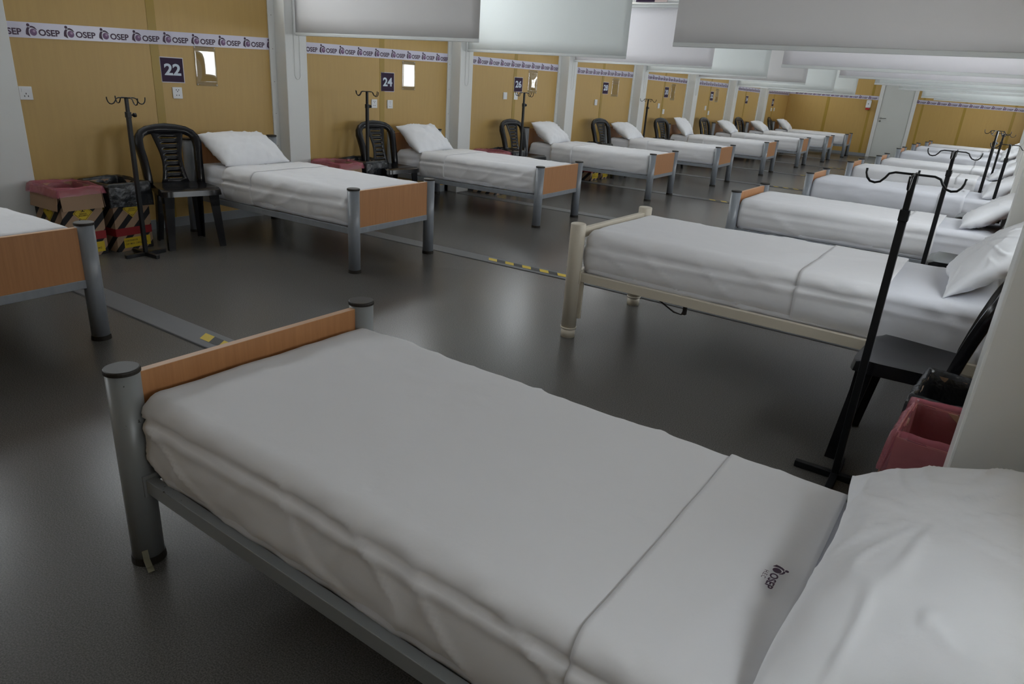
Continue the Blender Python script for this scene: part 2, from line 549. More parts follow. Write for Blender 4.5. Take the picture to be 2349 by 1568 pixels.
# far wall: panels, joints, door
for a, c in ((0.0, 1.02), (1.10, 2.10), (2.16, 2.30), (3.20, 3.33), (3.38, 4.26), (4.32, 5.3), (5.36, XR)):
    panel(wall_far, a, YF, c - a, 'F')
for a, c in ((1.02, 1.10), (2.10, 2.16), (3.33, 3.38), (4.26, 4.32), (5.3, 5.36)):
    mesh_obj('joint_strip', boxm(a, c, YF - 0.003, YF + 0.012, 0, ZC), M_JOINT, wall_far)
door = tag(empty('door_1', (2.30, YF, 0)), kind='structure')
bm = bmesh.new()
box(bm, 0, 0.09, -0.03, 0.02, 0, 2.12, bev=.004); box(bm, 0.81, 0.90, -0.03, 0.02, 0, 2.12, bev=.004); box(bm, 0.09, 0.81, -0.03, 0.02, 2.06, 2.12)
mesh_obj('door_frame', bm, M_WHITE, door)
leaf = mesh_obj('door_leaf', boxm(0.094, 0.806, -0.012, 0.015, 0.008, 2.055, bev=.003), M_DOOR, door)
bm = bmesh.new()
for z in (1.0, 0.925):
    cyl(bm, 0, 0, 0, 0.01, 0.026, 16)
    for v in bm.verts[-32:]:
        x, y, zz = v.co; v.co = (0.15 + x, -0.012 - zz, z + y)
sweep(bm, [(0.15, -0.02, 1.0), (0.15, -0.06, 1.0), (0.165, -0.068, 1.0), (0.29, -0.068, 1.0)], circ(0.009))
mesh_obj('door_handle', bm, M_CHROME, leaf)

# outside, seen only through the windows and in reflections
0 and tag(mesh_obj('outside_pavement', boxm(XR + 0.3, XR + 14, -14, 24, -0.3, -0.2), M_OUT), kind='structure')

# ------------------------------------------------------------------ printed band on the walls
UNIT = 0.2347


def logo_mesh():
    me = fit_text('OSEP', 0.133, 0.041, 0.030)
    bm = bmesh.new(); bm.from_mesh(me)
    for v in bm.verts: v.co.x += 0.078; v.co.y += 0.016
    bpy.data.meshes.remove(me)
    for f in bm.faces: f.material_index = 0

    def disc(cx, cy, r, mi, n=20, z=0.0):
        f = bm.faces.new([bm.verts.new((cx + r * math.cos(2 * PI * i / n), cy + r * math.sin(2 * PI * i / n), z)) for i in range(n)])
        f.material_index = mi
    disc(0.021, 0.079, 0.0098, 0)
    disc(0.0466, 0.0365, 0.0218, 1, 26)
    disc(0.0520, 0.0430, 0.0085, 2, 16, 0.0003)

    def strip(a, c):
        va = [bm.verts.new((x, y, 0)) for x, y in a]; vc = [bm.verts.new((x, y, 0)) for x, y in c]
        for i in range(len(a) - 1):
            bm.faces.new((va[i], va[i + 1], vc[i + 1], vc[i])).material_index = 0
    strip([(0.016, 0.067), (0.007, 0.055), (0.002, 0.040), (0.0, 0.022)],
          [(0.030, 0.064), (0.022, 0.052), (0.019, 0.036), (0.025, 0.008)])
    strip([(0.030, 0.0745), (0.046, 0.0745), (0.060, 0.068), (0.071, 0.053)],
          [(0.030, 0.064), (0.044, 0.064), (0.056, 0.059), (0.068, 0.051)])
    me = bpy.data.meshes.new('printed_logo')
    bm.to_mesh(me); bm.free()
    for m in (M_LOGO, M_BALL, mat('pale violet print', (0.33, 0.22, 0.36), 0.45)): me.materials.append(m)
    return me


LOGO = logo_mesh()


def band(name, p0, p1, first, label, side='L'):
    """p0,p1 = (coordinate along wall, z of the top edge); first = offset of the first full unit"""
    (a0, z0), (a1, z1) = p0, p1
    h = 0.096
    L = a1 - a0
    ang = math.atan2(z1 - z0, L)
    if side == 'L':
        root = empty(name, (0.0, a0, z0 - h))
        root.matrix_world = Matrix.Translation((0.0015, a0, z0 - h)) @ Matrix(((0, 0, 1, 0), (1, 0, 0, 0), (0, 1, 0, 0), (0, 0, 0, 1))) @ Matrix.Rotation(ang, 4, 'Z')
    else:
        root = empty(name, (a0, YF, z0 - h))
        root.matrix_world = Matrix.Translation((a0, YF - 0.0045, z0 - h)) @ Matrix(((1, 0, 0, 0), (0, 0, -1, 0), (0, 1, 0, 0), (0, 0, 0, 1))) @ Matrix.Rotation(ang, 4, 'Z')
    ext = 0.05 if side == 'L' else 0.0
    bm = boxm(-2 * ext, L + (ext if a1 < YF - 0.1 else 0), 0, h, -0.001, 0.002)
    mesh_obj('band_strip', bm, M_BAND, root)
    k = first - UNIT
    while k < L - 0.01 and k + (0.215 if a1 > YF - 0.1 or side != 'L' else 0.05) < L + 0.06:
        if k >= -0.09 and (side == 'L' or k > -0.02):
            o = bpy.data.objects.new('printed_logo', LOGO)
            o.location = (k, 0, 0.003)
            o.parent = root
            COL.objects.link(o)
        k += UNIT
    tag(root, label, 'wall band', 'printed bands along the walls')
    return root


BANDS = {-1: (1.45, 1.46), 0: (1.467, 1.525), 1: (1.522, 1.551), 2: (1.557, 1.56), 3: (1.556, 1.571), 4: (1.572, 1.556), 5: (1.556, 1.546),
         6: (1.52, 1.505), 7: (1.50, 1.50)}
ORD = {0: 'first', 1: 'second', 2: 'third', 3: 'fourth', 4: 'fifth', 5: 'sixth', 6: 'seventh', 7: 'last'}
NUMS = {n: str(22 + 2 * n) for n in range(0, 8)}
for n, (za, zb) in BANDS.items():
    lab = ('white band of purple logos in the %s wall bay, above number %s' % (ORD[n], NUMS[n])) if n >= 0 else 'white wall band with purple logos behind the nearest left bed'
    fo = {0: 0.149}.get(n, 0.204)
    band('wall_band', (n * P - P + 0.352, za), (n * P - 0.001 if n < 7 else YF - 0.01, zb), fo, lab)
band('wall_band', (0.01, 1.549), (2.295, 1.534), 0.158, 'white logo band on the far wall left of the white door', 'F')
band('wall_band', (3.205, 1.510), (5.90, 1.470), 0.222, 'white logo band on the far wall right of the white door', 'F')


# ------------------------------------------------------------------ bed signs, sockets, acrylic holders
def on_left_wall(name, y, z):
    o = empty(name)
    o.matrix_world = Matrix.Translation((0.0, y, z)) @ Matrix(((0, 0, 1, 0), (1, 0, 0, 0), (0, 1, 0, 0), (0, 0, 0, 1)))
    return o


SIGN = {0: (-1.004, -0.812, 1.128, 1.315), 1: (1.347, 1.545, 1.118, 1.309), 2: (3.749, 3.945, 1.173, 1.357),
        3: None, 4: None, 5: None, 6: None, 7: None}
SIGNPX = {3: (6.18, 6.37, 1.20, 1.38), 4: (8.58, 8.77, 1.19, 1.38), 5: (10.98, 11.17, 1.17, 1.36), 6: (13.38, 13.57, 1.14, 1.32), 7: (15.62, 15.81, 1.10, 1.29)}
for n in range(8):
    y0, y1, z0, z1 = SIGN[n] or SIGNPX[n]
    s = on_left_wall('bed_number_sign', y0, z0)
    w, h = y1 - y0, z1 - z0
    mesh_obj('sign_border', boxm(0, w, 0, h, 0.001, 0.003), M_BORDER, s)
    mesh_obj('sign_face', boxm(0.006, w - 0.006, 0.006, h - 0.006, 0.003, 0.0042), M_PURPLE, s)
    me = fit_text(NUMS[n], 0.136, 0.086, 0.030)
    o = link_mesh('number', me, M_NUM, s)
    o.location = (0.030, 0.054, 0.005)
    tag(s, 'dark purple sign reading %s, %s along the left wall' % (NUMS[n], ORD[n]), 'sign', 'numbered bed signs')


def socket(y, z, label, kind):
    s = on_left_wall('wall_socket', y, z)
    mesh_obj('cover_plate', boxm(0, 0.080, 0, 0.086, 0, 0.010, bev=0.003), M_SOCKET, s)
    bm = bmesh.new()
    if kind == 'switch':
        box(bm, 0.014, 0.066, 0.050, 0.074, 0.010, 0.013)
        mesh_obj('rocker', bm, M_SOCKET, s)
        bm = bmesh.new()
        for a, c in ((0.040, 0.040), (0.029, 0.024), (0.051, 0.024)):
            box(bm, a - .0025, a + .0025, c - 0.005, c + 0.005, 0.0095, 0.0105)
    elif kind == 'double':
        for a, c in ((0.030, 0.026), (0.050, 0.026), (0.030, 0.066), (0.050, 0.066), (0.040, 0.054)):
            box(bm, a - .003, a + .003, c - 0.004, c + 0.004, 0.0095, 0.0105)
    elif kind == 'single':
        for a, c in ((0.033, 0.066), (0.047, 0.066), (0.04, 0.048), (0.030, 0.020), (0.050, 0.020)):
            box(bm, a - .0022, a + .0022, c - 0.0035, c + 0.0035, 0.0095, 0.0105)
    else:
        box(bm, 0.014, 0.066, 0.012, 0.074, 0.010, 0.012)
        mesh_obj('rocker', bm, M_SOCKET, s); bm = None
    if bm: mesh_obj('pin_holes', bm, M_DARKHOLE, s)
    tag(s, label, 'socket')


socket(-2.003, 0.984, 'white socket with rocker switch beside the nearest left column', 'switch')
socket(-0.926, 1.010, 'white double socket plate right under the sign 22', 'double')
socket(1.210, 0.954, 'white socket plate left below sign 24, behind the drip stand', 'double')
socket(1.438, 0.951, 'white socket plate right below sign 24', 'single')
socket(3.520, 1.078, 'blank white switch plate left below sign 26', 'blank')
socket(3.760, 1.078, 'white socket plate directly under sign 26', 'single')
socket(5.960, 1.03, 'single white plate left below sign 28', 'blank')
socket(8.36, 1.00, 'white plate left below number thirty', 'blank')
socket(8.60, 0.90, 'lower white plate straight below number thirty', 'blank')
socket(10.76, 0.98, 'white plate left below number thirty-two', 'blank')
socket(10.98, 0.88, 'lower white plate straight below number thirty-two', 'blank')
socket(15.64, 0.98, 'white plate below sign 36, the left one', 'blank')
socket(15.90, 0.98, 'white plate below sign 36, the right one', 'blank')

for n, (y0, y1, z0, z1, bow) in {0: (-0.715, -0.525, 1.112, 1.412, .10), 1: (1.661, 1.862, 1.144, 1.435, .0), 2: (4.07, 4.29, 1.165, 1.455, .16),
                                3: (6.48, 6.72, 1.17, 1.45, .0), 4: (8.87, 9.07, 1.15, 1.44, .3), 5: (11.28, 11.48, 1.15, 1.42, .0)}.items():
    s = on_left_wall('acrylic_holder', y0, z0)
    bm = bmesh.new(); N = 12
    w, h = y1 - y0, z1 - z0
    rows = []
    for i in range(N + 1):
        u = i / N
        rows.append([bm.verts.new((u * w, v / 8 * h, 0.006 + 0.010 * bow * math.sin(PI * u) * math.sin(PI * v / 8 * 1.3))) for v in range(9)])
    for i in range(N):
        for j in range(8):
            bm.faces.new((rows[i][j], rows[i + 1][j], rows[i + 1][j + 1], rows[i][j + 1]))
    o = mesh_obj('acrylic_sheet', bm, M_ACRYL, s, smooth=True)
    md = o.modifiers.new('t', 'SOLIDIFY'); md.thickness = 0.002
    bm = bmesh.new()
    for a in (0.01, w - 0.01):
        for c in (0.01, h - 0.01):
            mesh_obj('fixing_stud', cyl(bmesh.new(), a, c, 0.0, 0.009, 0.004, 10), M_CHAIN, s)
    tag(s, 'clear acrylic sheet holder right of number %s, %s along the left wall' % (NUMS[n], ORD[n]), 'document holder', 'clear holders beside the signs')

# hand sanitiser dispenser beside the door
d = empty('soap_dispenser', (2.035, YF - 0.005, 1.18))
mesh_obj('dispenser_body', boxm(0, 0.115, -0.10, 0, 0.05, 0.245, bev=0.02), M_SOCKET, d, smooth=False)
mesh_obj('dispenser_base', boxm(0.008, 0.107, -0.085, 0, 0.0, 0.05, bev=0.012), M_DISPRED, d)
bm = cyl(bmesh.new(), 0, 0, 0, 0.003, 0.014, 16)
for v in bm.verts: v.co = (0.0575 + v.co.x * .7, -0.1 - v.co.z, 0.15 + v.co.y)
mesh_obj('level_window', bm, M_DARKHOLE, d)
tag(d, 'white wall dispenser with red base between far wall joint and door', 'dispenser')

# ------------------------------------------------------------------ roller blinds between the bays
def blind(x0, x1, y, zb, m, label, ztop=2.33, chain_x=None):
    r = empty('roller_blind', (x0, y, ztop))
    L = x1 - x0
    h = ztop - zb
    bm = bmesh.new(); N = 24; K = 6
    rows = []
    for i in range(N + 1):
        u = i / N
        rows.append([bm.verts.new((u * L, 0.004 * math.sin(u * 9 + zb * 7) * (k / K), -0.02 - (h - 0.045) * k / K)) for k in range(K + 1)])
    for i in range(N):
        for k in range(K):
            bm.faces.new((rows[i][k], rows[i + 1][k], rows[i + 1][k + 1], rows[i][k + 1]))
    o = mesh_obj('blind_fabric', bm, m, r, smooth=True)
    md = o.modifiers.new('t', 'SOLIDIFY'); md.thickness = 0.001
    mesh_obj('bottom_bar', boxm(-0.002, L + 0.002, -0.008, 0.008, -h, -h + 0.026, bev=0.004), M_BAR, r)
    bm = bmesh.new()
    cyl(bm, 0, 0, -0.01, L + 0.01, 0.024, 16)
    for v in bm.verts: v.co = (v.co.z, v.co.x + 0.02, v.co.y)
    mesh_obj('roller_tube', bm, M_BAR, r)
    if chain_x is not None:
        cx, zl = chain_x
        pts = []
        z0_ = -0.03; zl_ = zl - ztop
        ya = -0.025; yb_ = 0.035
        for i in range(8): pts.append((cx - x0, ya, z0_ + (zl_ + 0.04 - z0_) * i / 8))
        for i in range(9):
            a = PI * i / 8
            pts.append((cx - x0, (ya + yb_) / 2 - math.cos(a) * (yb_ - ya) / 2, zl_ + 0.04 - 0.04 * math.sin(a)))
        for i in range(1, 9): pts.append((cx - x0, yb_, zl_ + 0.04 + (z0_ - zl_ - 0.04) * i / 8))
        bm = sweep(bmesh.new(), pts, circ(0.0018, 5), up=Vector((1, 0, 0)))
        mesh_obj('bead_chain', bm, M_CHAIN, r, smooth=True)
    return tag(r, label, 'blind', 'roller blinds between the bays')


for m_ in (M_BLIND, M_BLIND2, M_BLIND3):
    nt = m_.node_tree
    b_ = nt.nodes['Principled BSDF']; tl = nt.nodes.new('ShaderNodeBsdfTranslucent'); mxs = nt.nodes.new('ShaderNodeMixShader')
    tl.inputs[0].default_value = (*[min(1, c * 1.25) for c in b_.inputs['Base Color'].default_value[:3]], 1)
    mxs.inputs[0].default_value = 0.30 if m_ is M_BLIND3 else 0.45
    nt.links.new(b_.outputs[0], mxs.inputs[1]); nt.links.new(tl.outputs[0], mxs.inputs[2])
    nt.links.new(mxs.outputs[0], nt.nodes['Material Output'].inputs[0])
lm = [M_BLIND3, M_BLIND, M_BLIND2, M_BLIND, M_BLIND3, M_BLIND, M_BLIND]
for n, zb in enumerate((1.56, 1.588, 1.612, 1.59, 1.58, 1.50, 1.48)):
    blind(0.16, 2.17 + (0.02 if n == 0 else 0), n * P + 0.17, zb, lm[n],
          ('%s white roller blind on the left side, between beds %s and %s' % (ORD[n], NUMS[n], NUMS[n + 1])), chain_x=(0.155, 1.20 + 0.02 * min(n, 3)))
ordn = ['nearest warm grey roller blind on the right side', 'second roller blind from the front on the right side', 'third roller blind from the front on the right side',
        'fourth roller blind from the front on the right side', 'fifth roller blind from the front on the right side', 'sixth roller blind from the front on the right side',
        'farthest roller blind on the right side']
for n, zb in enumerate((1.578, 1.58, 1.59, 1.591, 1.588, 1.51, 1.50)):
    blind(3.69 if n < 5 else 3.80, XR - 0.34, n * P + 0.17, zb, [M_BLIND3, M_BLIND2, M_BLIND2, M_BLIND, M_BLIND, M_BLIND, M_BLIND][n], ordn[n],
          chain_x=(XR - 0.335, 1.15))
# hanging aisle sign at the beam
sg = empty('hanging_sign', (1.07, 4.858, 2.362))
mesh_obj('sign_face', boxm(0.0, 0.262, -0.008, 0.0, 0.0, 0.14), M_PURPLE, sg)
mesh_obj('sign_border', boxm(0.262, 0.43, -0.008, 0.0, 0.0, 0.14), mat('pale pink print', (0.6, 0.48, 0.46), 0.5), sg)
tag(sg, 'dark purple and pale sign just above the third left blind', 'sign')


# ------------------------------------------------------------------ beds
def make_bed(L, W, zr, cream=False, fh=0.58, hh=0.735, steel=None):
    m = M_CREAM if cream else (steel or M_STEEL)
    r = 0.041
    root = empty('hospital_bed')
    for nm, x, h in (('foot_post', 0.0, fh), ('head_post', L, hh)):
        for s in (-1, 1):
            bm = bmesh.new()
            if cream:
                cyl(bm, x, s * W / 2, 0.05, h, r, 28, bev=0.006)
                cyl(bm, x, s * W / 2, 0.0, 0.052, r * 0.97, 28)
                cyl(bm, x, s * W / 2, 0.050, 0.060, r * 1.08, 28)
                p = mesh_obj(nm, bm, m, root, smooth=False)
            else:
                cyl(bm, x, s * W / 2, 0.018, h - 0.008, r, 28)
                p = mesh_obj(nm, bm, m, root)
                mesh_obj('post_cap', cyl(bmesh.new(), x, s * W / 2, h - 0.012, h, r * 1.07, 28, bev=0.004), M_CAP, p)
                mesh_obj('rubber_foot', cyl(bmesh.new(), x, s * W / 2, 0.0, 0.022, r * 1.10, 28, r2=r * 1.06), M_CAP, p)
            for poly in p.data.polygons: poly.use_smooth = abs(poly.normal.z) < 0.5
    if cream:
        mesh_obj('foot_rail', boxm(-0.015, 0.015, -W / 2 + r * .8, W / 2 - r * .8, fh - 0.082, fh - 0.030, bev=.003), m, root)
        mesh_obj('foot_rail', boxm(-0.015, 0.015, -W / 2 + r * .8, W / 2 - r * .8, zr - 0.05, zr, bev=.003), m, root)
        mesh_obj('head_rail', boxm(L - 0.015, L + 0.015, -W / 2 + r * .8, W / 2 - r * .8, hh - 0.10, hh - 0.05, bev=.003), m, root)
        bm = bmesh.new()
        for s in (-1, 1):
            box(bm, 0.030, 0.062, s * (W / 2 - 0.012) - .006, s * (W / 2 - 0.012) + .006, zr - 0.26, zr - 0.05, bev=.002)
            for k in range(5):
                box(bm, 0.024, 0.034, s * (W / 2 - 0.012) - .008, s * (W / 2 - 0.012) + .008, zr - 0.25 + k * 0.04, zr - 0.244 + k * 0.04)
        mesh_obj('height_bracket', bm, m, root)
    else:
        bd = mesh_obj('foot_board', boxm(-0.011, 0.011, -W / 2 + r * .85, W / 2 - r * .85, zr + 0.005, fh - 0.022), M_WOOD, root)
        mesh_obj('board_edge', boxm(-0.0112, 0.0112, -W / 2 + r * .86, W / 2 - r * .86, fh - 0.022, fh - 0.0205), M_WOODEDGE, bd)
        mesh_obj('foot_rail', boxm(-0.014, 0.014, -W / 2 + r * .8, W / 2 - r * .8, zr - 0.036, zr + 0.005, bev=.003), m, root)
        mesh_obj('head_board', boxm(L - 0.011, L + 0.011, -W / 2 + r * .85, W / 2 - r * .85, zr + 0.05, hh - 0.022), M_WOOD, root)
        mesh_obj('head_rail', boxm(L - 0.014, L + 0.014, -W / 2 + r * .8, W / 2 - r * .8, zr - 0.036, zr + 0.005, bev=.003), m, root)
    rw = 0.048 if cream else 0.042
    for s in (-1, 1):
        y = s * (W / 2 - 0.012)
        rl = mesh_obj('side_rail', boxm(0.045, L - 0.045, y - 0.014, y + 0.014, zr - rw, zr, bev=.002), m, root)
        bm = bmesh.new()
        bm.free()
        for x in (0.042, L - 0.042):
            mesh_obj('rail_plate', boxm(x - 0.004, x + 0.004, y - 0.020, y + 0.020, zr - rw - 0.012, zr + 0.010, bev=.001), m, rl)
    NS = 13
    me = None
    for k in range(NS):
        x = 0.12 + (L - 0.24) * k / (NS - 1)
        if me is None:
            bm = boxm(-0.034, 0.034, -W / 2 + 0.028, W / 2 - 0.028, -0.022, -0.008)
            me = bpy.data.meshes.new('slat'); bm.to_mesh(me); bm.free(); me.materials.append(M_SLAT)
        o = bpy.data.objects.new('slat', me)
        o.location = (x, 0, zr); o.parent = root
        COL.objects.link(o)
    if cream:
        for x in (0.62, L - 0.30):
            bm = sweep(bmesh.new(), [(x - 0.14, -W / 2 + .04, zr - 0.05), (x - 0.04, -W / 2 + .04, zr - 0.10), (x, -W / 2 + .045, zr - 0.105), (x + 0.02, -W / 2 + .05, zr - 0.05)], circ(0.004, 6))
            box(bm, x + 0.008, x + 0.026, -W / 2 + .03, -W / 2 + .05, zr - 0.10, zr - 0.045, bev=.002)
            mesh_obj('crank_hook', bm, M_CAP, root)
    return root


def fb(x, y, z, s=1.0, o=4):
    return noise.fractal(Vector((x * s, y * s, z * s)), 1.0, 2.0, o)


def ridge(x, y, z):
    v = noise.noise(Vector((x, y, z)))
    return max(0.0, 1.0 - abs(v) * 7.0)


def cloth(x0, x1, hw, zb, zt, off, step, seed, head_end=True, bottom=False, amp=1.0, foot_end=True, rr=0.055, belly=0.012, hem=0.0, sag=0.0, fine=1.0, cz0=0.66):
    """a cover laid round a mattress: stations along x, section from near bottom edge over the top to far bottom edge"""
    bm = bmesh.new()
    stations = []
    nx = max(6, int((x1 - x0) / step))
    re = rr
    if foot_end:
        for f in (0.0, 0.25, 0.5, 0.75):
            stations.append((x0 - off, f, -1))
        for k in range(5):
            a = PI / 2 * k / 5
            stations.append((x0 - off + re * (1 - math.cos(a)) * 0.8, None, -1 + math.sin(a) * 0.8, re * (1 - math.sin(a))))
        xs = x0 + re * .8
    else:
        xs = x0
    xe = x1 - (re * .8 if head_end else 0)
    for i in range(nx + 1):
        stations.append((xs + (xe - xs) * i / nx, None, 0, 0.0))
    if head_end:
        for k in range(4, -1, -1):
            a = PI / 2 * k / 5
            stations.append((x1 + off - re * (1 - math.cos(a)) * .8, None, 1 - math.sin(a) * .8, re * (1 - math.sin(a))))
        for f in (0.75, 0.5, 0.25, 0.0):
            stations.append((x1 + off, f, 1))
    ns = max(4, int((zt - zb) / step))
    nt_ = max(8, int(2 * hw / step))
    rings = []
    for stn in stations:
        x = stn[0]
        f = stn[1]
        d = stn[3] if len(stn) > 3 else 0.0
        if f is None:
            H = zt + off - d; HW = hw + off - d * 0.7; r = rr
        else:
            d = re
            H = zb + (zt + off - re - zb) * f + 0.001; HW = hw + off - d * 0.7
            r = max(0.001, rr * f)
        r = min(r, (H - zb) * 0.9)
        ring = []
        prof = []
        for k in range(ns + 1): prof.append((-HW, zb + (H - r - zb) * k / ns, -1, 0))
        for k in range(1, 5):
            a = PI / 2 * k / 5; prof.append((-HW + r * (1 - math.cos(a)), H - r + r * math.sin(a), -math.cos(a), math.sin(a)))
        for k in range(nt_ + 1): prof.append((-HW + r + (2 * HW - 2 * r) * k / nt_, H, 0, 1))
        for k in range(4, 0, -1):
            a = PI / 2 * k / 5; prof.append((HW - r * (1 - math.cos(a)), H - r + r * math.sin(a), math.cos(a), math.sin(a)))
        for k in range(ns, -1, -1): prof.append((HW, zb + (H - r - zb) * k / ns, 1, 0))
        for (y, z, ny, nz) in prof:
            p = Vector((x, y, z))
            side = abs(ny)
            hrel = (z - zb) / max(0.01, (zt - zb))
            n_ = fb(x + seed * 3.1, y, z + seed, 2.2) * 0.006
            n_ += fb(x * 1.0 + seed, y * 1.4 - seed, z, 7.0) * 0.0022 * fine
            if side > 0.2:
                # diagonal pulls on the hanging side, belly and a long crease
                q = ridge(x * 3.2 + z * 5.0 + seed, z * 2.0 - x * 1.2, seed + ny * 3)
                n_ += (q ** 2) * 0.007 * side * amp
                q = ridge(x * 7.0 - z * 4.0 + seed * 2, z * 1.5, seed + 5)
                n_ += (q ** 2) * 0.003 * side * amp * fine
                n_ += belly * side * math.sin(PI * min(1, max(0, hrel)) ** 0.8)
                cz = cz0 + 0.05 * math.sin(x * 2.3 + seed)
                n_ -= 0.007 * side * amp * math.exp(-((hrel - cz) / 0.035) ** 2)
                n_ += 0.005 * side * amp * math.exp(-((hrel - cz + 0.10) / 0.05) ** 2)
            else:
                q = ridge(x * 1.6 + y * 0.7 + seed, y * 1.1 - x * 0.4, seed + 9)
                n_ += (q ** 3) * 0.0030 * amp
            p.y += ny * n_ if side > 0 else 0
            p.z += nz * n_
            if nz > 0.5:
                p.z -= sag * (1 - (y / hw) ** 2)
            if f is not None:
                p.x += (-1 if stn[2] < 0 else 1) * (n_ * 0.8 + 0.010 * math.sin(PI * f))
            if hem and hrel < 0.30 and side > 0.5:
                p.z += hem * (fb(x * 2.0 + seed, ny, 0, 1.6, 3)) * (1 - hrel / 0.30)
                p.y -= ny * 0.018 * (1 - hrel / 0.30) ** 2
            ring.append(bm.verts.new(p))
        rings.append(ring)
    m = len(rings[0])
    for a, c in zip(rings, rings[1:]):
        for j in range(m - 1):
            bm.faces.new((a[j], a[j + 1], c[j + 1], c[j]))
        if bottom:
            bm.faces.new((a[m - 1], a[0], c[0], c[m - 1]))
    return bm


def make_pillow(W, D, T, seed, res=36, wr=1.0):
    """lies in local XY (x across W, y along D), bulges in z"""
    bm = bmesh.new()
    grids = []
    for sgn in (1, -1):
        g = []
        for i in range(res + 1):
            row = []
            u = -1 + 2 * i / res
            for j in range(res + 1):
                v = -1 + 2 * j / res
                px = u * W / 2 * (1 - (0.08 + 0.04 * math.sin(seed * 3 + v * 3)) * (1 - abs(v) ** 2.2) * abs(u) ** 6)
                py = v * D / 2 * (1 - (0.07 + 0.09 * math.sin(seed * 5 + u * 2.5)) * (1 - abs(u) ** 2.2) * abs(v) ** 4)
                th = max(0.0, (1 - abs(u) ** 2.6)) ** 0.62 * max(0.0, (1 - abs(v) ** 2.6)) ** 0.62
                z = sgn * T / 2 * th
                e = min(1, th * 2.5)
                n_ = fb(px * 4 + seed, py * 4, sgn * 2.0, 1.0) * 0.022 * wr
                rad = math.atan2(v, u)
                n_ += ridge(rad * 2.2 + seed, (u * u + v * v) * 0.8, seed * 2 + sgn) ** 2 * 0.016 * wr
                n_ += ridge(px * 6 + seed, py * 5 + px * 4, seed + 3) ** 2 * 0.006 * wr
                z += sgn * n_ * e
                if th < 0.02:
                    z += fb(px * 5, py * 5, seed) * 0.006
                row.append((px, py, z))
            g.append(row)
        grids.append(g)
    top = [[bm.verts.new(p) for p in row] for row in grids[0]]
    bot = []
    for i in range(res + 1):
        row = []
        for j in range(res + 1):
            if i in (0, res) or j in (0, res): row.append(top[i][j])
            else: row.append(bm.verts.new(grids[1][i][j]))
        bot.append(row)
    for i in range(res):
        for j in range(res):
            bm.faces.new((top[i][j], top[i + 1][j], top[i + 1][j + 1], top[i][j + 1]))
            try: bm.faces.new((bot[i][j], bot[i][j + 1], bot[i + 1][j + 1], bot[i + 1][j]))
            except ValueError: pass
    return bm


def stamp_mesh(sc_=1.0):
    """the hospital's laundry stamp: figure, OSEP, H.E.C."""
    me = LOGO.copy()
    bm = bmesh.new(); bm.from_mesh(me)
    for f in bm.faces: f.material_index = 0
    bpy.data.meshes.remove(me)
    t = fit_text('H.E.C', 0.07, 0.022, 0.004)
    tmp = bmesh.new(); tmp.from_mesh(t)
    vm = {}
    for v in tmp.verts: vm[v.index] = bm.verts.new((v.co.x + 0.078, v.co.y - 0.016, 0))
    for f in tmp.faces: bm.faces.new([vm[v.index] for v in f.verts])
    tmp.free(); bpy.data.meshes.remove(t)
    for v in bm.verts: v.co *= sc_
    me = bpy.data.meshes.new('printed_stamp'); bm.to_mesh(me); bm.free()
    me.materials.append(M_LOGO)
    return me


STAMP = stamp_mesh(0.36)


def dress(root_loc, rz, L, W, zb, zt, seed, label, fold, pil, step=0.03, msheet=M_SHEET, group='', stamp=None, hem=0.02, amp=1.0, hwi=0.018, rr=0.055, cz0=0.66):
    """mattress with fitted sheet, top sheet with turned-back cuff, pillow"""
    hw = W / 2 - hwi
    mt = mesh_obj('mattress', cloth(0.048, L - 0.052, hw, zb, zt, 0.0, max(step, 0.02), seed + 1.3, bottom=True, amp=amp, rr=rr, cz0=cz0), M_SHEETB, smooth=True)
    mt.location = root_loc; mt.rotation_euler = (0, 0, rz)
    tag(mt, 'pale fitted mattress on %s' % label, 'mattress', 'mattresses on the ward beds')
    sh = empty('bed_sheet', root_loc, rz)
    f0, f1 = fold
    o = mesh_obj('sheet_body', cloth(0.045, f1, hw, zb + 0.006, zt, 0.006, step, seed + 1.3, head_end=False, hem=hem, amp=amp, rr=rr, cz0=cz0), msheet, sh, smooth=True)
    md = o.modifiers.new('t', 'SOLIDIFY'); md.thickness = 0.0025; md.offset = 1
    o = mesh_obj('folded_cuff', cloth(f0, f1, hw, zb + 0.006, zt, 0.0095, step * 0.8, seed + 1.3, head_end=False, foot_end=False, hem=hem, amp=amp, rr=rr, cz0=cz0), msheet, sh, smooth=True)
    md = o.modifiers.new('t', 'SOLIDIFY'); md.thickness = 0.004; md.offset = 1
    if stamp:
        s = bpy.data.objects.new('printed_stamp', STAMP)
        s.parent = sh; s.location = (stamp[0], stamp[1], zt + 0.0235); s.rotation_euler = (0, 0, stamp[2])
        COL.objects.link(s)
    tag(sh, 'white sheet with folded cuff on %s' % label, 'sheet', 'top sheets on the ward beds')
    if pil:
        px, py, pz, tilt, W_, D_, T_, tw = pil
        p = mesh_obj('pillow', make_pillow(W_, D_, T_, seed + 11, res=64 if step < 0.02 else 28, wr=0.38 if step < 0.02 else 0.8), M_PILLOW, smooth=True)
        Mw = Matrix.Translation(root_loc) @ Matrix.Rotation(rz, 4, 'Z') @ Matrix.Translation((px, py, pz)) @ Matrix.Rotation(tw, 4, 'Z') @ Matrix.Rotation(-tilt, 4, 'Y') @ Matrix.Rotation(PI / 2, 4, 'Z')
        p.matrix_world = Mw
        tag(p, 'white pillow at the head of %s' % label, 'pillow', 'pillows on the ward beds')


